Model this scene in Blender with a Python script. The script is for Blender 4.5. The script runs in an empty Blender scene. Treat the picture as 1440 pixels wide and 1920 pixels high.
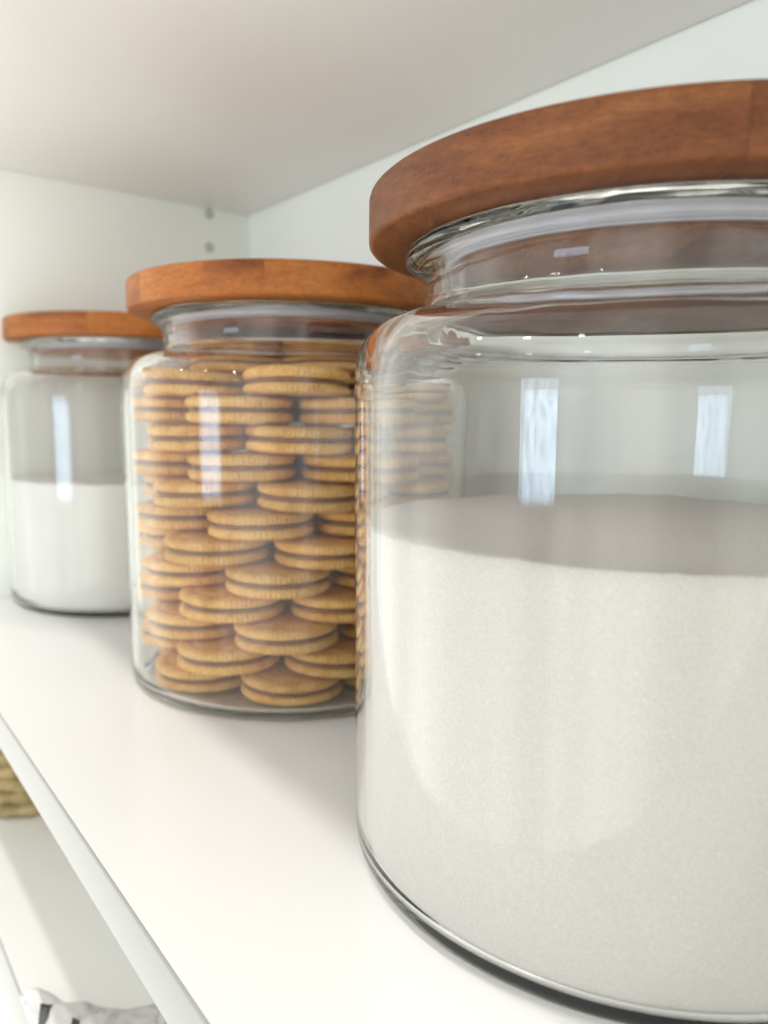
import bpy, bmesh, math, random
from mathutils import Matrix, Vector, noise

random.seed(7)
SC = bpy.context.scene
COL = SC.collection

# ------------------------------------------------------------------ camera
cam = bpy.data.cameras.new("camera")
cam_o = bpy.data.objects.new("camera", cam)
COL.objects.link(cam_o)
cam.sensor_fit = 'VERTICAL'
cam.sensor_width = 36.0
cam.sensor_height = 36.0
cam.lens = 1409.6 / 1920 * 36
cam.clip_start = 0.01
cam.clip_end = 60
R_ = Vector((-0.61262743, -0.79014006, 0.01913919))
U_ = Vector((0.11307801, -0.06365621, 0.99154488))
F_ = Vector((0.78224101, -0.60961182, -0.128345))
ro, pi_ = 0.0075, 0.0021          # small final roll and pitch
R2, U2 = (R_ - ro * U_).normalized(), (U_ + ro * R_).normalized()
F2 = (F_ + pi_ * U2).normalized()
U2 = R2.cross(F2).normalized()
m = Matrix((R2, U2, -F2)).transposed().to_4x4()
m.translation = Vector((0, 0, 0.15))
cam_o.matrix_world = m
cam.dof.use_dof = True
cam.dof.focus_distance = 0.235
cam.dof.aperture_fstop = 9.0
SC.camera = cam_o

# ------------------------------------------------------------------ world: the pale room around the cabinet
world = bpy.data.worlds.new("World")
SC.world = world
world.use_nodes = True
nt = world.node_tree
nt.nodes.clear()
wo = nt.nodes.new("ShaderNodeOutputWorld")
bg = nt.nodes.new("ShaderNodeBackground")
tc = nt.nodes.new("ShaderNodeTexCoord")
sep = nt.nodes.new("ShaderNodeSeparateXYZ")
nt.links.new(tc.outputs['Generated'], sep.inputs[0])
rz = nt.nodes.new("ShaderNodeValToRGB")          # floor -> walls -> ceiling
mz = nt.nodes.new("ShaderNodeMapRange")
mz.inputs[1].default_value = -1
mz.inputs[2].default_value = 1
nt.links.new(sep.outputs[2], mz.inputs[0])
nt.links.new(mz.outputs[0], rz.inputs[0])
cr = rz.color_ramp
cr.elements[0].position = 0.0
cr.elements[0].color = (1.02, 1.00, 0.90, 1)
cr.elements[1].position = 1.0
cr.elements[1].color = (0.56, 0.55, 0.52, 1)
e = cr.elements.new(0.40); e.color = (0.99, 0.98, 0.90, 1)
e = cr.elements.new(0.46); e.color = (0.91, 0.925, 0.89, 1)
e = cr.elements.new(0.66); e.color = (0.91, 0.925, 0.89, 1)
e = cr.elements.new(0.72); e.color = (0.66, 0.66, 0.63, 1)
at = nt.nodes.new("ShaderNodeMath"); at.operation = 'ARCTAN2'
nt.links.new(sep.outputs[1], at.inputs[0])
nt.links.new(sep.outputs[0], at.inputs[1])
nz = nt.nodes.new("ShaderNodeTexNoise"); nz.noise_dimensions = '1D'
nz.inputs['Scale'].default_value = 2.2
nz.inputs['Detail'].default_value = 1.5
nt.links.new(at.outputs[0], nz.inputs['W'])
mn = nt.nodes.new("ShaderNodeMapRange")
mn.inputs[1].default_value = 0.38
mn.inputs[2].default_value = 0.62
mn.inputs[3].default_value = 0.62
mn.inputs[4].default_value = 1.32
nt.links.new(nz.outputs[0], mn.inputs[0])
mul = nt.nodes.new("ShaderNodeVectorMath"); mul.operation = 'SCALE'
nt.links.new(rz.outputs[0], mul.inputs[0])
nt.links.new(mn.outputs[0], mul.inputs['Scale'])
nt.links.new(mul.outputs[0], bg.inputs[0])
bg.inputs[1].default_value = 0.95
nt.links.new(bg.outputs[0], wo.inputs[0])


def area(name, loc, target, sx, sy, power, col, shape='RECTANGLE'):
    l = bpy.data.lights.new(name, 'AREA')
    l.shape = shape
    l.size = sx
    l.size_y = sy
    l.energy = power
    l.color = col
    o = bpy.data.objects.new(name, l)
    COL.objects.link(o)
    o.location = loc
    o.rotation_euler = (Vector(target) - Vector(loc)).to_track_quat('-Z', 'Y').to_euler()
    return o


# two panes of a tall window across the room, ceiling lamps
win = area("window_light", (0.12, 3.6, 0.07), (0.12, 0, 0.07), 0.88, 0.84, 7.8, (0.74, 0.87, 1.0))
# what is seen through the window: bright bluish day, curtain folds, a little green low down
win.data.use_nodes = True
ln = win.data.node_tree
em = ln.nodes["Emission"]
geo = ln.nodes.new("ShaderNodeNewGeometry")
wm = ln.nodes.new("ShaderNodeMapping"); wm.inputs['Scale'].default_value = (7, 4, 1)
ln.links.new(geo.outputs['Parametric'], wm.inputs[0])
wn_ = ln.nodes.new("ShaderNodeTexNoise"); wn_.inputs['Scale'].default_value = 1.0; wn_.inputs['Detail'].default_value = 3
ln.links.new(wm.outputs[0], wn_.inputs[0])
wr = ln.nodes.new("ShaderNodeValToRGB")
wr.color_ramp.elements[0].position = 0.36; wr.color_ramp.elements[0].color = (0.42, 0.55, 0.70, 1)
wr.color_ramp.elements[1].position = 0.58; wr.color_ramp.elements[1].color = (1.05, 1.20, 1.30, 1)
ln.links.new(wn_.outputs[0], wr.inputs[0])
ln.links.new(wr.outputs[0], em.inputs[0])
for x in (-0.35, 0.35, 1.05):
    area("ceiling_lamp", (x, 0.166, 1.36), (x, 0.166 - 0.02, 0), 0.06, 0.06, 1.75, (1.0, 0.965, 0.92), 'DISK')
for x, y in ((-0.4, 2.1), (0.5, 2.3), (1.4, 2.1)):
    area("ceiling_lamp", (x, y, 1.42), (x, y - 0.2, 0), 0.12, 0.12, 1.4, (1.0, 0.95, 0.88), 'DISK')

SC.view_settings.view_transform = 'Standard'
SC.view_settings.look = 'None'
SC.view_settings.exposure = 0.82
SC.view_settings.gamma = 1.0
SC.view_settings.use_curve_mapping = False
SC.render.engine = 'CYCLES'
cy = SC.cycles
cy.max_bounces = 48
cy.diffuse_bounces = 16
cy.glossy_bounces = 32
cy.transmission_bounces = 40
cy.transparent_max_bounces = 12
cy.caustics_reflective = True
cy.caustics_refractive = True
cy.blur_glossy = 0.3
cy.sample_clamp_indirect = 6.0
cy.use_adaptive_sampling = True
cy.adaptive_threshold = 0.01
cy.use_denoising = True
try:
    cy.denoiser = 'OPENIMAGEDENOISE'
    cy.denoising_input_passes = 'RGB_ALBEDO_NORMAL'
    cy.denoising_prefilter = 'ACCURATE'
except Exception:
    pass


# ------------------------------------------------------------------ material helpers
def new_mat(name):
    mt = bpy.data.materials.new(name)
    mt.use_nodes = True
    n = mt.node_tree
    b = n.nodes["Principled BSDF"]
    return mt, n, b


def N(n, t, **kw):
    x = n.nodes.new(t)
    for k, v in kw.items():
        if k in x.inputs:
            x.inputs[k].default_value = v
        else:
            setattr(x, k, v)
    return x


def ramp(n, src, stops):
    r = n.nodes.new("ShaderNodeValToRGB")
    el = r.color_ramp.elements
    el[0].position, el[0].color = stops[0][0], (*stops[0][1], 1)
    el[1].position, el[1].color = stops[-1][0], (*stops[-1][1], 1)
    for p, c in stops[1:-1]:
        x = el.new(p)
        x.color = (*c, 1)
    n.links.new(src, r.inputs[0])
    return r


def bump(n, b, src, strength, dist):
    bp = n.nodes.new("ShaderNodeBump")
    bp.inputs['Strength'].default_value = strength
    bp.inputs['Distance'].default_value = dist
    n.links.new(src, bp.inputs['Height'])
    n.links.new(bp.outputs[0], b.inputs['Normal'])
    return bp


def laminate(name, col, rough=0.32):
    mt, n, b = new_mat(name)
    t = N(n, "ShaderNodeTexCoord")
    a = N(n, "ShaderNodeTexNoise", Scale=5.0, Detail=3.0)
    n.links.new(t.outputs['Object'], a.inputs[0])
    c0 = tuple(x * 0.985 for x in col)
    r = ramp(n, a.outputs[0], [(0.35, c0), (0.65, col)])
    n.links.new(r.outputs[0], b.inputs['Base Color'])
    b.inputs['Roughness'].default_value = rough
    f = N(n, "ShaderNodeTexNoise", Scale=900.0, Detail=2.0)
    n.links.new(t.outputs['Object'], f.inputs[0])
    bump(n, b, f.outputs[0], 0.05, 0.0002)
    return mt


M = {}
M['laminate'] = laminate("white_laminate", (0.86, 0.86, 0.85), 0.22)
M['edge'] = laminate("edge_banding_toned_down", (0.33, 0.333, 0.33), 0.3)  # greyish banding, its colour darkened further to offset the bright front light
M['panel'] = laminate("white_panel", (0.88, 0.91, 0.875), 0.35)
M['backboard'] = laminate("white_backboard", (0.895, 0.945, 0.925), 0.45)


def mk_glass():
    mt, n, b = new_mat("clear_glass")
    n.nodes.remove(b)
    g = N(n, "ShaderNodeBsdfGlass")
    g.inputs['Color'].default_value = (0.988, 0.989, 0.984, 1)
    g.inputs['Roughness'].default_value = 0.0
    g.inputs['IOR'].default_value = 1.5
    n.links.new(g.outputs[0], n.nodes["Material Output"].inputs[0])
    return mt


M['glass'] = mk_glass()


def mk_wood(name, stops, width, rough=0.5):
    """glued acacia staves: coordinates in the lid's own space, grain along X"""
    mt, n, b = new_mat(name)
    t = N(n, "ShaderNodeTexCoord")
    info = N(n, "ShaderNodeObjectInfo")
    add = N(n, "ShaderNodeVectorMath", operation='ADD')
    n.links.new(t.outputs['Object'], add.inputs[0])
    sc = N(n, "ShaderNodeVectorMath", operation='SCALE')
    sc.inputs['Scale'].default_value = 3.0
    sp = N(n, "ShaderNodeSeparateXYZ")
    n.links.new(t.outputs['Object'], sp.inputs[0])
    # stave index across the lid
    d = N(n, "ShaderNodeMath", operation='DIVIDE'); d.inputs[1].default_value = width
    n.links.new(sp.outputs[1], d.inputs[0])
    off = N(n, "ShaderNodeMath", operation='ADD'); off.inputs[1].default_value = 10.0
    n.links.new(d.outputs[0], off.inputs[0])
    fl = N(n, "ShaderNodeMath", operation='FLOOR')
    n.links.new(off.outputs[0], fl.inputs[0])
    fr = N(n, "ShaderNodeMath", operation='FRACT')
    n.links.new(off.outputs[0], fr.inputs[0])
    seed = N(n, "ShaderNodeMath", operation='ADD')
    n.links.new(fl.outputs[0], seed.inputs[0])
    rm = N(n, "ShaderNodeMath", operation='MULTIPLY'); rm.inputs[1].default_value = 37.0
    n.links.new(info.outputs['Random'], rm.inputs[0])
    n.links.new(rm.outputs[0], seed.inputs[1])
    wn = N(n, "ShaderNodeTexWhiteNoise", noise_dimensions='1D')
    n.links.new(seed.outputs[0], wn.inputs['W'])
    # every stave gets its own piece of wood
    cv = N(n, "ShaderNodeVectorMath", operation='SCALE')
    n.links.new(wn.outputs['Color'], cv.inputs[0])
    cv.inputs['Scale'].default_value = 4.0
    n.links.new(cv.outputs[0], add.inputs[1])
    mp = N(n, "ShaderNodeMapping")
    mp.inputs['Scale'].default_value = (8, 15, 46)
    n.links.new(add.outputs[0], mp.inputs[0])
    big = N(n, "ShaderNodeTexNoise", Scale=1.0, Detail=4.0, Distortion=1.0, Roughness=0.55)
    n.links.new(mp.outputs[0], big.inputs[0])
    mp2 = N(n, "ShaderNodeMapping")
    mp2.inputs['Scale'].default_value = (60, 260, 900)
    n.links.new(add.outputs[0], mp2.inputs[0])
    fine = N(n, "ShaderNodeTexNoise", Scale=1.0, Detail=3.0, Roughness=0.6, Distortion=0.4)
    n.links.new(mp2.outputs[0], fine.inputs[0])
    mp3 = N(n, "ShaderNodeMapping")
    mp3.inputs['Scale'].default_value = (200, 900, 1700)
    n.links.new(add.outputs[0], mp3.inputs[0])
    pore = N(n, "ShaderNodeTexNoise", Scale=1.0, Detail=1.0)
    n.links.new(mp3.outputs[0], pore.inputs[0])
    c = ramp(n, big.outputs[0], stops)
    c2 = ramp(n, fine.outputs[0], [(0.3, (0.72, 0.69, 0.66)), (0.7, (1.10, 1.08, 1.05))])
    mx = N(n, "ShaderNodeMix", data_type='RGBA', blend_type='MULTIPLY')
    mx.inputs[0].default_value = 1.0
    n.links.new(c.outputs[0], mx.inputs[6])
    n.links.new(c2.outputs[0], mx.inputs[7])
    c3 = ramp(n, pore.outputs[0], [(0.27, (0.5, 0.45, 0.42)), (0.36, (1, 1, 1))])
    mx2 = N(n, "ShaderNodeMix", data_type='RGBA', blend_type='MULTIPLY')
    mx2.inputs[0].default_value = 0.85
    n.links.new(mx.outputs[2], mx2.inputs[6])
    n.links.new(c3.outputs[0], mx2.inputs[7])
    # stave tone and dark glue line
    tone = N(n, "ShaderNodeMapRange")
    tone.inputs[3].default_value = 0.88
    tone.inputs[4].default_value = 1.10
    n.links.new(wn.outputs['Value'], tone.inputs[0])
    s1 = N(n, "ShaderNodeVectorMath", operation='SCALE')
    n.links.new(mx2.outputs[2], s1.inputs[0])
    n.links.new(tone.outputs[0], s1.inputs['Scale'])
    pg = N(n, "ShaderNodeMath", operation='PINGPONG'); pg.inputs[1].default_value = 0.5
    n.links.new(fr.outputs[0], pg.inputs[0])
    gl = N(n, "ShaderNodeMapRange")
    gl.inputs[1].default_value = 0.0
    gl.inputs[2].default_value = 0.008
    gl.inputs[3].default_value = 0.80
    gl.inputs[4].default_value = 1.0
    n.links.new(pg.outputs[0], gl.inputs[0])
    s2 = N(n, "ShaderNodeVectorMath", operation='SCALE')
    n.links.new(s1.outputs[0], s2.inputs[0])
    n.links.new(gl.outputs[0], s2.inputs['Scale'])
    n.links.new(s2.outputs[0], b.inputs['Base Color'])
    b.inputs['Roughness'].default_value = rough
    b.inputs['Specular IOR Level'].default_value = 0.3
    bump(n, b, fine.outputs[0], 0.25, 0.0003)
    return mt


M['wood_red'] = mk_wood("acacia_wood_reddish", [(0.26, (0.095, 0.027, 0.008)), (0.48, (0.185, 0.059, 0.018)), (0.60, (0.235, 0.083, 0.026)), (0.76, (0.34, 0.135, 0.045))], 0.0896)
M['wood_gold'] = mk_wood("acacia_wood_orange", [(0.28, (0.17, 0.045, 0.008)), (0.5, (0.42, 0.135, 0.026)), (0.75, (0.54, 0.21, 0.05))], 0.0686)


def mk_simple(name, col, rough=0.5, nscale=60.0, var=0.08, bs=0.0, bd=0.001, trans=0.0):
    mt, n, b = new_mat(name)
    t = N(n, "ShaderNodeTexCoord")
    a = N(n, "ShaderNodeTexNoise", Scale=nscale, Detail=4.0)
    n.links.new(t.outputs['Object'], a.inputs[0])
    r = ramp(n, a.outputs[0], [(0.3, tuple(x * (1 - var) for x in col)), (0.7, tuple(min(1, x * (1 + var)) for x in col))])
    n.links.new(r.outputs[0], b.inputs['Base Color'])
    b.inputs['Roughness'].default_value = rough
    if bs:
        bump(n, b, a.outputs[0], bs, bd)
    if trans:
        b.inputs['Transmission Weight'].default_value = trans
    return mt


M['gasket'] = mk_simple("translucent_silicone", (0.50, 0.50, 0.56), 0.35, 80, 0.04)
M['pin'] = mk_simple("grey_metal", (0.25, 0.26, 0.22), 0.4, 200, 0.05)
M['ink'] = mk_simple("black_ink", (0.012, 0.012, 0.013), 0.5, 200, 0.1)


def mk_sugar():
    mt, n, b = new_mat("granulated_sugar")
    t = N(n, "ShaderNodeTexCoord")
    v = N(n, "ShaderNodeTexVoronoi", Scale=3200.0)
    n.links.new(t.outputs['Object'], v.inputs[0])
    s = N(n, "ShaderNodeSeparateColor")
    n.links.new(v.outputs['Color'], s.inputs[0])
    a = N(n, "ShaderNodeTexNoise", Scale=9.0, Detail=3.0)
    n.links.new(t.outputs['Object'], a.inputs[0])
    r = ramp(n, s.outputs[0], [(0.0, (0.81, 0.765, 0.73)), (0.5, (0.87, 0.828, 0.795)), (1.0, (0.93, 0.90, 0.875))])
    r2 = ramp(n, a.outputs[0], [(0.35, (0.955, 0.95, 0.94)), (0.65, (1, 1, 1))])
    mx = N(n, "ShaderNodeMix", data_type='RGBA', blend_type='MULTIPLY')
    mx.inputs[0].default_value = 1
    n.links.new(r.outputs[0], mx.inputs[6])
    n.links.new(r2.outputs[0], mx.inputs[7])
    # glints of a few flat crystals, painted into the colour as white specks
    v2 = N(n, "ShaderNodeTexVoronoi", Scale=2600.0)
    n.links.new(t.outputs['Object'], v2.inputs[0])
    s2 = N(n, "ShaderNodeSeparateColor")
    n.links.new(v2.outputs['Color'], s2.inputs[0])
    rr = N(n, "ShaderNodeMapRange")
    rr.inputs[1].default_value = 0.985
    rr.inputs[2].default_value = 0.99
    rr.inputs[3].default_value = 0.0
    rr.inputs[4].default_value = 0.8
    n.links.new(s2.outputs[1], rr.inputs[0])
    sp_ = N(n, "ShaderNodeMix", data_type='RGBA')
    n.links.new(rr.outputs[0], sp_.inputs[0])
    n.links.new(mx.outputs[2], sp_.inputs[6])
    sp_.inputs[7].default_value = (0.98, 0.98, 0.97, 1)
    n.links.new(sp_.outputs[2], b.inputs['Base Color'])
    b.inputs['Roughness'].default_value = 0.6
    sh = N(n, "ShaderNodeMath", operation='ADD')
    n.links.new(s.outputs[1], sh.inputs[0])
    n.links.new(v.outputs['Distance'], sh.inputs[1])
    bump(n, b, sh.outputs[0], 0.18, 0.0002)
    b.inputs['Subsurface Weight'].default_value = 0.3
    b.inputs['Subsurface Radius'].default_value = (1.0, 0.95, 0.9)
    b.inputs['Subsurface Scale'].default_value = 0.006
    return mt


M['sugar'] = mk_sugar()
M['flour'] = mk_simple("white_flour", (0.87, 0.865, 0.84), 0.85, 35, 0.02, 0.3, 0.002)


def mk_biscuit():
    mt, n, b = new_mat("golden_biscuit")
    t = N(n, "ShaderNodeTexCoord")
    info = N(n, "ShaderNodeObjectInfo")
    ad = N(n, "ShaderNodeVectorMath", operation='ADD')
    n.links.new(t.outputs['Object'], ad.inputs[0])
    n.links.new(info.outputs['Random'], ad.inputs[1])
    a = N(n, "ShaderNodeTexNoise", Scale=95.0, Detail=6.0, Roughness=0.65)
    n.links.new(ad.outputs[0], a.inputs[0])
    f = N(n, "ShaderNodeTexNoise", Scale=1300.0, Detail=4.0, Roughness=0.7)
    n.links.new(ad.outputs[0], f.inputs[0])
    r = ramp(n, a.outputs[0], [(0.3, (0.76, 0.35, 0.075)), (0.5, (0.96, 0.55, 0.155)), (0.72, (0.99, 0.69, 0.27))])
    r2 = ramp(n, f.outputs[0], [(0.34, (0.62, 0.52, 0.42)), (0.50, (1, 1, 1)), (0.8, (1.10, 1.12, 1.14))])
    mx = N(n, "ShaderNodeMix", data_type='RGBA', blend_type='MULTIPLY')
    mx.inputs[0].default_value = 1
    n.links.new(r.outputs[0], mx.inputs[6])
    n.links.new(r2.outputs[0], mx.inputs[7])
    tn = N(n, "ShaderNodeMapRange")
    tn.inputs[3].default_value = 0.88
    tn.inputs[4].default_value = 1.08
    n.links.new(info.outputs['Random'], tn.inputs[0])
    s = N(n, "ShaderNodeVectorMath", operation='SCALE')
    n.links.new(mx.outputs[2], s.inputs[0])
    n.links.new(tn.outputs[0], s.inputs['Scale'])
    n.links.new(s.outputs[0], b.inputs['Base Color'])
    b.inputs['Roughness'].default_value = 0.72
    vo = N(n, "ShaderNodeTexVoronoi", Scale=520.0)
    n.links.new(ad.outputs[0], vo.inputs[0])
    sm = N(n, "ShaderNodeMath", operation='MULTIPLY_ADD')
    n.links.new(vo.outputs['Distance'], sm.inputs[0])
    sm.inputs[1].default_value = 0.9
    n.links.new(f.outputs[0], sm.inputs[2])
    bump(n, b, sm.outputs[0], 0.9, 0.0007)
    return mt


M['biscuit'] = mk_biscuit()
M['cocoa'] = mk_simple("cocoa_cream", (0.24, 0.095, 0.045), 0.5, 500, 0.3, 0.4, 0.0004)


def mk_marble():
    mt, n, b = new_mat("marble_print")
    t = N(n, "ShaderNodeTexCoord")
    a = N(n, "ShaderNodeTexNoise", Scale=22.0, Detail=6.0, Distortion=2.5)
    n.links.new(t.outputs['Object'], a.inputs[0])
    r = ramp(n, a.outputs[0], [(0.40, (0.62, 0.60, 0.60)), (0.485, (0.55, 0.53, 0.54)), (0.5, (0.40, 0.38, 0.40)), (0.53, (0.60, 0.58, 0.58)), (0.62, (0.66, 0.64, 0.63))])
    n.links.new(r.outputs[0], b.inputs['Base Color'])
    b.inputs['Roughness'].default_value = 0.4
    return mt


M['marble'] = mk_marble()


def mk_wicker():
    mt, n, b = new_mat("tan_seagrass")
    t = N(n, "ShaderNodeTexCoord")
    a = N(n, "ShaderNodeTexNoise", Scale=120.0, Detail=5.0)
    n.links.new(t.outputs['Object'], a.inputs[0])
    r = ramp(n, a.outputs[0], [(0.3, (0.24, 0.17, 0.07)), (0.55, (0.42, 0.32, 0.15)), (0.75, (0.55, 0.44, 0.24))])
    n.links.new(r.outputs[0], b.inputs['Base Color'])
    b.inputs['Roughness'].default_value = 0.8
    bump(n, b, a.outputs[0], 0.6, 0.002)
    return mt


M['wicker'] = mk_wicker()


# ------------------------------------------------------------------ object helpers
def link_bm(name, bm, mat, parent=None, smooth=True, angle=None):
    me = bpy.data.meshes.new(name)
    bmesh.ops.recalc_face_normals(bm, faces=bm.faces)
    if smooth:
        for f in bm.faces:
            f.smooth = True
        if angle is not None:
            for ed in bm.edges:
                if len(ed.link_faces) == 2 and ed.calc_face_angle(0) > angle:
                    ed.smooth = False
    bm.to_mesh(me)
    bm.free()
    me.materials.append(mat)
    o = bpy.data.objects.new(name, me)
    COL.objects.link(o)
    if parent is not None:
        o.parent = parent
    return o


def tag(o, label, cat=None, group=None, kind=None):
    if label:
        o["label"] = label
    if cat:
        o["category"] = cat
    if group:
        o["group"] = group
    if kind:
        o["kind"] = kind
    return o


def empty(name, loc):
    o = bpy.data.objects.new(name, None)
    o.empty_display_size = 0.02
    COL.objects.link(o)
    o.location = loc
    return o


def box_bm(x0, x1, y0, y1, z0, z1, bev=0.0008, seg=2):
    bm = bmesh.new()
    bmesh.ops.create_cube(bm, size=1.0)
    for v in bm.verts:
        v.co = Vector(((x0 + x1) / 2 + v.co.x * (x1 - x0), (y0 + y1) / 2 + v.co.y * (y1 - y0), (z0 + z1) / 2 + v.co.z * (z1 - z0)))
    if bev:
        bmesh.ops.bevel(bm, geom=list(bm.edges), offset=bev, segments=seg, affect='EDGES', profile=0.5)
    return bm


def spline(pts, per=6):
    """Catmull-Rom through (r, z) points"""
    out = []
    P = [pts[0]] + list(pts) + [pts[-1]]
    for i in range(1, len(P) - 2):
        p0, p1, p2, p3 = P[i - 1], P[i], P[i + 1], P[i + 2]
        for k in range(per):
            t = k / per
            out.append(tuple(0.5 * (2 * p1[j] + (p2[j] - p0[j]) * t + (2 * p0[j] - 5 * p1[j] + 4 * p2[j] - p3[j]) * t * t
                                    + (3 * p1[j] - p0[j] - 3 * p2[j] + p3[j]) * t ** 3) for j in (0, 1)))
    out.append(pts[-1])
    return out


def lathe(profile, seg=192, closed=False, rfun=None):
    """profile: list of (r, z); r == 0 makes a pole; closed joins last to first"""
    bm = bmesh.new()
    rings = []
    for i, (r, z) in enumerate(profile):
        if r <= 1e-7:
            rings.append([bm.verts.new((0, 0, z))])
        else:
            ring = []
            for s in range(seg):
                a = 2 * math.pi * s / seg
                rr, zz = (r, z) if rfun is None else rfun(r, z, a, i)
                ring.append(bm.verts.new((rr * math.cos(a), rr * math.sin(a), zz)))
            rings.append(ring)
    n = len(rings)
    for i in range(n if closed else n - 1):
        A, B = rings[i], rings[(i + 1) % n]
        for s in range(seg):
            t = (s + 1) % seg
            if len(A) == 1 and len(B) == 1:
                continue
            if len(A) == 1:
                bm.faces.new((A[0], B[s], B[t]))
            elif len(B) == 1:
                bm.faces.new((A[s], B[0], A[t]))
            else:
                bm.faces.new((A[s], B[s], B[t], A[t]))
    return bm


# ------------------------------------------------------------------ cabinet and shelves
XE = 0.662          # end panel
YB = -0.350         # backboard
YF = -0.070         # front edge of the shelves
ZU = 0.3355         # underside of the shelf above
ZL = -0.144         # top of the shelf below
X0 = -0.75

cab = empty("cabinet", (XE, YB, -0.6))
tag(cab, "white laminate cabinet carcass with drilled end panel and back board behind the jars", "cabinet")


def in_parent(o, p):
    o.location = -Vector(p.location)
    return o


sp = in_parent(link_bm("side_panel", box_bm(XE, XE + 0.018, YB - 0.02, YF + 0.012, -0.6, 1.0), M['panel'], cab, angle=0.5), cab)
in_parent(link_bm("back_panel", box_bm(X0, XE - 0.0005, YB - 0.006, YB, -0.6, 1.0, 0), M['backboard'], cab, angle=0.5), cab)
for (y, z) in ((-0.3105, 0.3308), (-0.3100, 0.3014), (-0.3097, 0.2694), (-0.3097, 0.2374)):
    # shelf-pin holes: a pressed metal rim around a small dark bore
    bm = bmesh.new()
    prof = [(0.0, -0.0003), (0.0019, -0.0003), (0.0021, 0.0003), (0.0026, 0.0008), (0.0034, 0.0007), (0.0038, 0.0000)]
    bm = lathe(prof, 32)
    o = link_bm("pin_hole", bm, M['pin'], sp, angle=0.6)
    o.rotation_euler = (0, -math.pi / 2, 0)
    o.location = (XE - 0.0001, y, z)


def band_bm(x0, x1, yb, yf, z0, z1, r):
    """edge banding: square at the back, rounded over at the front"""
    pr = [(yb, z0)]
    for k in range(7):
        a = math.radians(-90 + 15 * k)
        pr.append((yf - r + r * math.cos(a), z0 + r + r * math.sin(a)))
    for k in range(7):
        a = math.radians(15 * k)
        pr.append((yf - r + r * math.cos(a), z1 - r + r * math.sin(a)))
    pr.append((yb, z1))
    bm = bmesh.new()
    A = [bm.verts.new((x0, y, z)) for y, z in pr]
    B = [bm.verts.new((x1, y, z)) for y, z in pr]
    n_ = len(pr)
    for i in range(n_):
        bm.faces.new((A[i], A[(i + 1) % n_], B[(i + 1) % n_], B[i]))
    bm.faces.new(A)
    bm.faces.new(list(reversed(B)))
    return bm


def shelf(z0, z1, label, yb, yf=YF):
    o = link_bm("shelf", box_bm(X0, XE - 0.0008, yb, yf - 0.0010, z0, z1, 0.0), M['laminate'], angle=0.6)
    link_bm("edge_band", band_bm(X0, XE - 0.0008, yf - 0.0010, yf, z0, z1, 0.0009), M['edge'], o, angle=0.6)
    return tag(o, label, "shelf", "adjustable shelves of the cabinet")


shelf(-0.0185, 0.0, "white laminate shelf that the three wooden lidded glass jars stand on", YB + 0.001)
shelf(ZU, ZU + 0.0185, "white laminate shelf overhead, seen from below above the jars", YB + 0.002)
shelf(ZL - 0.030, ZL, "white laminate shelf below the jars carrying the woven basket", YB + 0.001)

# ------------------------------------------------------------------ the jars
ROUT = 0.0967
outer_pts = [(0.0897, 0.0), (0.0922, 0.0006), (0.0941, 0.0019), (0.0952, 0.0039), (0.0957, 0.0070), (0.0959, 0.0120), (0.0960, 0.022), (0.0963, 0.050),
             (0.0967, 0.100), (0.0971, 0.140), (0.0972, 0.156), (0.0967, 0.1665), (0.0947, 0.1730), (0.0905, 0.1780), (0.0850, 0.1808),
             (0.0790, 0.1826), (0.0754, 0.1838), (0.0740, 0.1853), (0.0736, 0.1885), (0.0740, 0.1930), (0.0758, 0.1968), (0.0788, 0.1992),
             (0.0806, 0.2010), (0.0806, 0.2030), (0.0795, 0.2039)]
inner_pts = [(0.0775, 0.2040), (0.0738, 0.2034), (0.0716, 0.2015), (0.0705, 0.1980), (0.0699, 0.1930), (0.0699, 0.1880), (0.0708, 0.1830),
             (0.0745, 0.1802), (0.0788, 0.1789), (0.0840, 0.1771), (0.0884, 0.1741), (0.0914, 0.1698), (0.0930, 0.1640), (0.0936, 0.1560),
             (0.0935, 0.140), (0.0932, 0.100), (0.0929, 0.050), (0.0927, 0.022), (0.0926, 0.0120), (0.0922, 0.0080), (0.0911, 0.0057), (0.0890, 0.0043),
             (0.0850, 0.0037), (0.0780, 0.0038)]


def jar_glass(seed):
    def wob(r, z, a, i):
        if r < 0.06:
            return r, z
        k = 0.00022 if z > 0.17 else 0.00012
        v = noise.noise(Vector((math.cos(a) * 2.6, math.sin(a) * 2.6, z * 14 + seed)))
        v += 0.6 * noise.noise(Vector((math.cos(a) * 7, math.sin(a) * 7, z * 5 + seed * 3.1 + (50 if i > NO else 0))))
        v += 0.12 * noise.noise(Vector((math.cos(a) * 30, math.sin(a) * 30, z * 40 + seed)))
        return r + v * k, z + (v * 0.0002 if 0.172 < z < 0.2035 else 0)
    o = spline(outer_pts, 5)
    ii = spline(inner_pts, 5)
    NO = len(o)
    # the foot has a shallow push-up so that it stands on a ring
    prof = [(0.0, 0.0021), (0.030, 0.0020), (0.060, 0.0016), (0.0800, 0.0010), (0.0860, 0.0005), (0.0882, 0.0001)] + o + ii + [(0.060, 0.0041), (0.030, 0.0045), (0.0, 0.0046)]
    return lathe(prof, 288, rfun=wob)


def lid_bm():
    p = [(0, 0.2045), (0.080, 0.2045), (0.0912, 0.2045), (0.0920, 0.20475), (0.0926, 0.2055), (0.0928, 0.2064), (0.0928, 0.2188), (0.0925, 0.2198),
         (0.0918, 0.2204), (0.0908, 0.2207), (0.060, 0.2208), (0, 0.2208)]
    return lathe([(r, z - 0.2045) for r, z in p], 256)


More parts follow.
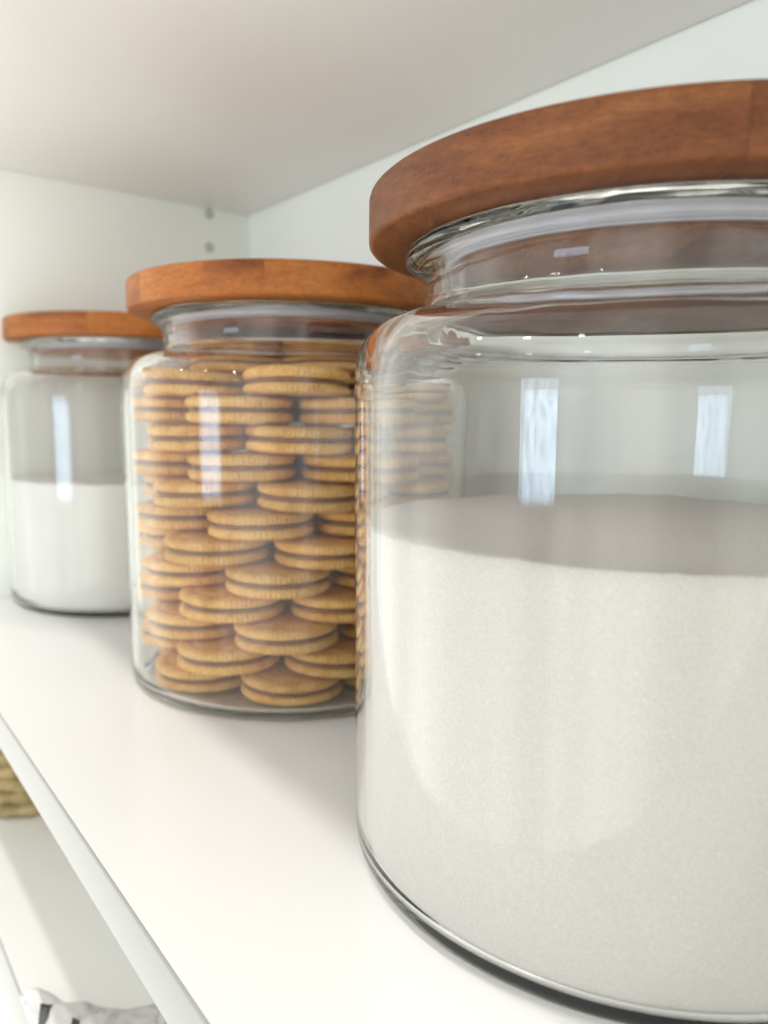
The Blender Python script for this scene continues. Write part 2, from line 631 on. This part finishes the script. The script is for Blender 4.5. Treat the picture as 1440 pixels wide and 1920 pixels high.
def plug_bm():
    p = [(0, 0.1970), (0.0660, 0.1970), (0.0672, 0.1974), (0.0676, 0.1982), (0.0676, 0.2044), (0, 0.2044)]
    return lathe([(r, z - 0.2045) for r, z in p], 160)


def gasket_bm():
    # three soft ribs round the plug
    # with a thin flange, added so the lip picks up its tone, not the dark gap
    p = [(0.0677, 0.1990), (0.0692, 0.1991), (0.0698, 0.1997), (0.0692, 0.2003), (0.0692, 0.2008), (0.0701, 0.2014), (0.0695, 0.2021),
         (0.0697, 0.2026), (0.0708, 0.2032), (0.0722, 0.2039), (0.0732, 0.2042), (0.0738, 0.20425), (0.0740, 0.2044), (0.0677, 0.2044)]
    return lathe([(r, z - 0.2045) for r, z in p], 160, closed=True)


def make_jar(x, y, seed, wood, label, liprot):
    j = empty("storage_jar", (x, y, 0.0003))
    tag(j, label, "jar", "glass jars with wooden lids on the shelf")
    link_bm("glass_body", jar_glass(seed), M['glass'], j)
    l = link_bm("lid", lid_bm(), M[wood], j, angle=0.9)
    l.location = (0, 0, 0.2045)
    l.rotation_euler = (0, 0, liprot)
    pl = link_bm("plug", plug_bm(), M[wood], l, angle=0.7)
    pl.location = (0, 0, 0)
    link_bm("gasket", gasket_bm(), M['gasket'], l)
    return j


J1 = (0.1504, -0.2272)
J2 = (0.3843, -0.2328)
J3 = (0.6269, -0.2207)
make_jar(*J1, 1.0, 'wood_red', "large clear glass jar of sugar with reddish brown wooden lid, nearest the camera", math.radians(135.1))
make_jar(*J2, 5.0, 'wood_gold', "clear glass jar with orange brown wooden lid filled with stacked sandwich cookies", math.radians(140))


def fill_bm(level, seed, dome, amp, R=0.0931):
    """granular fill following the inside of the jar"""
    prof = [(0.0, 0.0050), (0.030, 0.0049), (0.060, 0.0045), (0.0780, 0.0042), (0.0848, 0.0041), (0.0887, 0.0047), (0.0907, 0.0061), (0.0917, 0.0083), (0.0921, 0.0120), (0.0923, 0.022),
            (0.0925, 0.050)]
    z = 0.050
    while z < level - 0.006:
        z += 0.006
        prof.append((0.0925 + (z - 0.05) * 0.000006 / 0.001, z))
    prof.append((0.0928, level - 0.0006))
    prof.append((0.0922, level))
    top = [0.090, 0.086, 0.080, 0.073, 0.065, 0.056, 0.046, 0.036, 0.025, 0.013]
    n0 = len(prof)
    prof += [(r, level) for r in top] + [(0.0, level + dome)]

    def f(r, z, a, i):
        if i < n0 - 3:
            return r, z
        if i < n0:
            return r, z + 0.0007 * noise.noise(Vector((math.cos(a) * 5, math.sin(a) * 5, seed))) + 0.0004 * noise.noise(Vector((math.cos(a) * 40, math.sin(a) * 40, seed)))
        x, y = r * math.cos(a), r * math.sin(a)
        w = max(0.0, 1 - (r / 0.093) ** 2)
        h = noise.noise(Vector((x * 22, y * 22, seed))) * amp + noise.noise(Vector((x * 90, y * 90, seed))) * amp * 0.25
        return r, z + h + dome * w
    return lathe(prof, 192, rfun=f)


o = link_bm("sugar_fill", fill_bm(0.1150, 3.3, 0.0045, 0.0016), M['sugar'], angle=1.0)
o.location = (*J1, 0.0003)
tag(o, "white granulated sugar filling about half of the nearest glass jar", "sugar")


# ------------------------------------------------------------------ far jar and its flour
make_jar(*J3, 9.0, 'wood_gold', "clear glass jar of white flour with wooden lid, farthest of the jars at left", math.radians(143.3))
o = link_bm("flour_fill", fill_bm(0.0985, 8.1, 0.002, 0.004), M['flour'], angle=1.0)
o.location = (*J3, 0.0003)
tag(o, "smooth white flour filling the lower half of the farthest glass jar", "flour")


# ------------------------------------------------------------------ cookies
CR = 0.0264


def biscuit_bm(seed, up):
    """one Marie biscuit, face towards +z if up, else towards -z; thickness 5.4 mm"""
    rnd = random.Random(seed)
    rs = [0.0, 0.004, 0.008, 0.012, 0.016, 0.0188, 0.0192, 0.0200, 0.0212, 0.0222, 0.0232, 0.0242, 0.0250, 0.0257, 0.0262]
    T = 0.0057
    prof = [(0, 0), (0.020, 0), (0.0245, 0.0003), (0.0258, 0.0010), (CR - 0.0001, 0.0021), (CR, 0.0030), (CR - 0.0002, 0.0039)]
    nb = len(prof)
    tops = []
    for r in reversed(rs):
        z = T - max(0, (r - 0.0225)) ** 2 * 110
        if 0.0190 < r < 0.0202:
            z -= 0.00045
        tops.append((r, z))
    prof += tops
    seg = 264
    teeth = 66
    ph = rnd.random() * 6

    def f(r, z, a, i):
        d = math.cos(teeth * a + ph)
        if r > 0.0255:
            r = r + 0.00030 * d
        elif i >= nb and r > 0.0203:
            z = z + 0.00026 * d * min(1, (r - 0.0203) / 0.001)
        elif i >= nb and r > 0.001:
            x, y = r * math.cos(a), r * math.sin(a)
            z += 0.00015 * noise.noise(Vector((x * 90, y * 90, seed + 9)))
        w = noise.noise(Vector((math.cos(a) * 1.3, math.sin(a) * 1.3, seed * 7.7)))
        r *= 1 + 0.010 * w
        return r, z if up else z
    bm = lathe(prof, seg, rfun=f)
    if not up:
        for v in bm.verts:
            v.co.z = -v.co.z
        bmesh.ops.reverse_faces(bm, faces=bm.faces)
    return bm


def cream_bm(seed):
    prof = [(0, 0), (0.022, 0), (0.0248, 0.0001), (0.0254, 0.0010), (0.0248, 0.0019), (0.022, 0.0020), (0, 0.0020)]

    def f(r, z, a, i):
        return r * (1 + 0.018 * noise.noise(Vector((math.cos(a) * 2.2, math.sin(a) * 2.2, seed)))), z
    return lathe(prof, 72, rfun=f)


protos = []
for s in range(4):
    root = empty("sandwich_cookie", (0, 0, 0))
    b0 = link_bm("biscuit", biscuit_bm(s * 2 + 1, False), M['biscuit'], root, angle=1.2)
    b0.location = (0, 0, -0.00075)
    c0 = link_bm("cream_filling", cream_bm(s + 20), M['cocoa'], root)
    c0.location = (0, 0, -0.0010)
    b1 = link_bm("biscuit", biscuit_bm(s * 2 + 2, True), M['biscuit'], root, angle=1.2)
    b1.location = (0, 0, 0.00075)
    protos.append([root, False])

# angle of the front-most cookie of each layer, bottom to top
angs = [146.5, 115.5, 144.5, 118.5, 141.0, 110.0, 133.0, 103.0, 124.5, 150.5, 123.5, 149.5]
ordw = ["bottom", "second", "third", "fourth", "fifth", "sixth", "seventh", "eighth", "ninth", "tenth", "eleventh", "top"]
view = math.radians(148.8)     # direction from the jar's axis to the camera, seen from above


def place(x, y, z, tx, ty, rz, label, k):
    root, used = protos[k]
    if not used:
        t = root
        protos[k][1] = True
    else:
        t = root.copy()
        COL.objects.link(t)
        for ch in list(root.children):
            c = ch.copy()
            COL.objects.link(c)
            c.parent = t
    t.location = (x, y, z)
    t.rotation_euler = (tx, ty, rz)
    tag(t, label, "cookie", "sandwich cookies stacked in the middle jar")
    return t


rnd = random.Random(11)
for L in range(12):
    z = 0.0114 + 0.01408 * L
    ring = []
    for q in range(7):
        a = math.radians(angs[L] + q * 360 / 7 + (rnd.uniform(-1.2, 1.2) if q else 0))
        d = (a - view + math.pi) % (2 * math.pi) - math.pi
        ring.append((d, a))
    ring.sort()
    # d > 0 is towards the left of the photo ... order from the left as seen by the camera
    vis = sorted([t for t in ring if abs(t[0]) < math.radians(118)], key=lambda t: t[0])
    names = ["first", "second", "third", "fourth", "fifth"]
    for i, (d, a) in enumerate(vis):
        rho = (0.0618 if L == 0 else 0.0640 if L == 1 else 0.0652) - rnd.uniform(0, 0.0010)
        x, y = J2[0] + rho * math.cos(a), J2[1] + rho * math.sin(a)
        lay = ("%s layer" % ordw[L]) + (" up" if 0 < L < 11 else "")
        lab = "golden sandwich cookie, %s from the left in the %s of the jar" % (names[i], lay)
        place(x, y, z + rnd.uniform(-0.0001, 0.0001), math.radians(rnd.uniform(-1.2, 1.2)), math.radians(rnd.uniform(-1.2, 1.2)),
              rnd.uniform(0, 6.28), lab, rnd.randrange(4))
    lab = "golden sandwich cookie behind the outer ones, at the middle of the %s" % lay
    place(J2[0] + rnd.uniform(-0.002, 0.002), J2[1] + rnd.uniform(-0.002, 0.002), z, 0, 0, rnd.uniform(0, 6.28), lab, rnd.randrange(4))

# four more lie on top, inside the shoulder
for i, (deg, where) in enumerate(((98, "left"), (178, "right"), (0, "back left"), (270, "back right"))):
    a = math.radians(deg)
    place(J2[0] + 0.0395 * math.cos(a), J2[1] + 0.0395 * math.sin(a), 0.1806, math.radians(0.6), math.radians(-0.5), 1.3 * i,
          "golden sandwich cookie on top of the stacks under the jar's neck, at %s" % where, i)

# ------------------------------------------------------------------ things on the shelf below
def basket():
    root = empty("basket", (0.610, -0.176, ZL))
    tag(root, "tan woven basket on the lower shelf, glimpsed beneath the shelf edge at left", "basket")
    hx, hy, h, cr_ = 0.043, 0.082, 0.095, 0.03
    # coiled rows of seagrass, laid one on another
    rows = 9
    bm = bmesh.new()
    for k in range(rows):
        zc = 0.0055 + k * 0.0105
        grow = 1 + 0.012 * k
        path = []
        for (cx, cy_, a0) in ((hx - cr_, hy - cr_, 0), (-hx + cr_, hy - cr_, 90), (-hx + cr_, -hy + cr_, 180), (hx - cr_, -hy + cr_, 270)):
            for s in range(7):
                a = math.radians(a0 + s * 15)
                path.append(Vector(((cx + cr_ * math.cos(a)) * grow, (cy_ + cr_ * math.sin(a)) * grow, zc)))
        # resample
        pts = []
        for i in range(len(path)):
            A, B = path[i], path[(i + 1) % len(path)]
            n_ = max(1, int((B - A).length / 0.003))
            for t in range(n_):
                pts.append(A.lerp(B, t / n_))
        rings = []
        n_ = len(pts)
        for i in range(n_):
            tg = (pts[(i + 1) % n_] - pts[i - 1]).normalized()
            sd = tg.cross(Vector((0, 0, 1)))
            rr = 0.0056 + 0.0009 * math.sin(i * 1.3 + k)
            rings.append([bm.verts.new(pts[i] + sd * math.cos(w) * rr + Vector((0, 0, 1)) * math.sin(w) * rr) for w in [2 * math.pi * q / 8 for q in range(8)]])
        for i in range(n_):
            A, B = rings[i], rings[(i + 1) % n_]
            for q in range(8):
                bm.faces.new((A[q], B[q], B[(q + 1) % 8], A[(q + 1) % 8]))
    link_bm("woven_side", bm, M['wicker'], root)
    link_bm("base", box_bm(-hx + 0.006, hx - 0.006, -hy + 0.006, hy - 0.006, 0.001, 0.005, 0.001), M['wicker'], root)
    return root


basket()


def bag():
    """crinkled white bag lying on the lower shelf, black lettering printed on its face"""
    root = empty("flour_bag", (0.26, -0.12, ZL))
    tag(root, "crinkled greyish white bag with bold black lettering on the lower shelf, bottom left", "bag")
    far = [(0.382, -0.0695), (0.372, -0.0770), (0.356, -0.0865), (0.341, -0.102), (0.332, -0.116), (0.322, -0.142), (0.317, -0.170)]
    nu, nv = 60, 70

    def fx(y):
        y = min(y, far[0][1])
        for (xa, ya), (xb, yb) in zip(far, far[1:]):
            if ya >= y >= yb:
                return xa + (xb - xa) * (ya - y) / (ya - yb)
        return far[-1][0]

    def P(u, v, lift=0.0):
        y = -0.0695 - (0.170 - 0.0695) * v
        x1 = fx(y)
        x = 0.14 + (x1 - 0.14) * u
        e_ = min(u, 1 - u, 1.0) * 1.0
        edge = min(1.0, (x1 - x) / 0.03) if x1 > x else 0.0
        ev = min(v, 1 - v) * 0.1005
        hgt = 0.003 + 0.0125 * math.sqrt(max(0, edge * (2 - edge))) * min(1, math.sqrt(ev / 0.004))
        w = abs(noise.noise(Vector((x * 55, y * 38, 1.7)))) + 0.5 * abs(noise.noise(Vector((x * 130, y * 120, 4.7))))
        return Vector((x - 0.26, y + 0.12, hgt + 0.0055 * (0.5 - w) * min(1, ev / 0.006) + lift + 0.001))
    bm = bmesh.new()
    g = [[bm.verts.new(P(i / nu, j / nv)) for j in range(nv + 1)] for i in range(nu + 1)]
    for i in range(nu):
        for j in range(nv):
            bm.faces.new((g[i][j], g[i + 1][j], g[i + 1][j + 1], g[i][j + 1]))
    ring = [g[i][0] for i in range(nu)] + [g[nu][j] for j in range(nv)] + [g[i][nv] for i in range(nu, 0, -1)] + [g[0][j] for j in range(nv, 0, -1)]
    low = [bm.verts.new((v.co.x, v.co.y, 0.0003)) for v in ring]
    n_ = len(ring)
    for i in range(n_):
        bm.faces.new((ring[i], low[i], low[(i + 1) % n_], ring[(i + 1) % n_]))
    bm.faces.new(low)
    body = link_bm("bag_body", bm, M['marble'], root, angle=1.0)
    # bold slanted strokes of the lettering, following the crinkled face
    for pts, wd in ((((0.3420, -0.0706), (0.3530, -0.0752)), 0.0056), (((0.324, -0.0790), (0.3325, -0.0832)), 0.0036)):
        (xa, ya), (xb, yb) = pts
        d = Vector((xb - xa, yb - ya)).normalized()
        nn = Vector((-d.y, d.x)) * wd / 2
        bm = bmesh.new()
        rows = []
        for k in range(15):
            c = Vector((xa, ya)).lerp(Vector((xb, yb)), k / 14)
            row = []
            for s_ in (-1, -0.5, 0, 0.5, 1):
                q = c + nn * s_ + d * (0.0012 * s_ if k == 14 else 0)
                v_ = (-0.0695 - q.y) / (0.170 - 0.0695)
                u_ = (q.x - 0.14) / (fx(q.y) - 0.14)
                row.append(bm.verts.new(P(u_, max(0.002, v_), 0.0004)))
            rows.append(row)
        for A, B in zip(rows, rows[1:]):
            for q in range(4):
                bm.faces.new((A[q], B[q], B[q + 1], A[q + 1]))
        link_bm("lettering", bm, M['ink'], root)
    return root


bag()


print("faces", sum(len(o.data.polygons) for o in bpy.data.objects if o.type == 'MESH'))
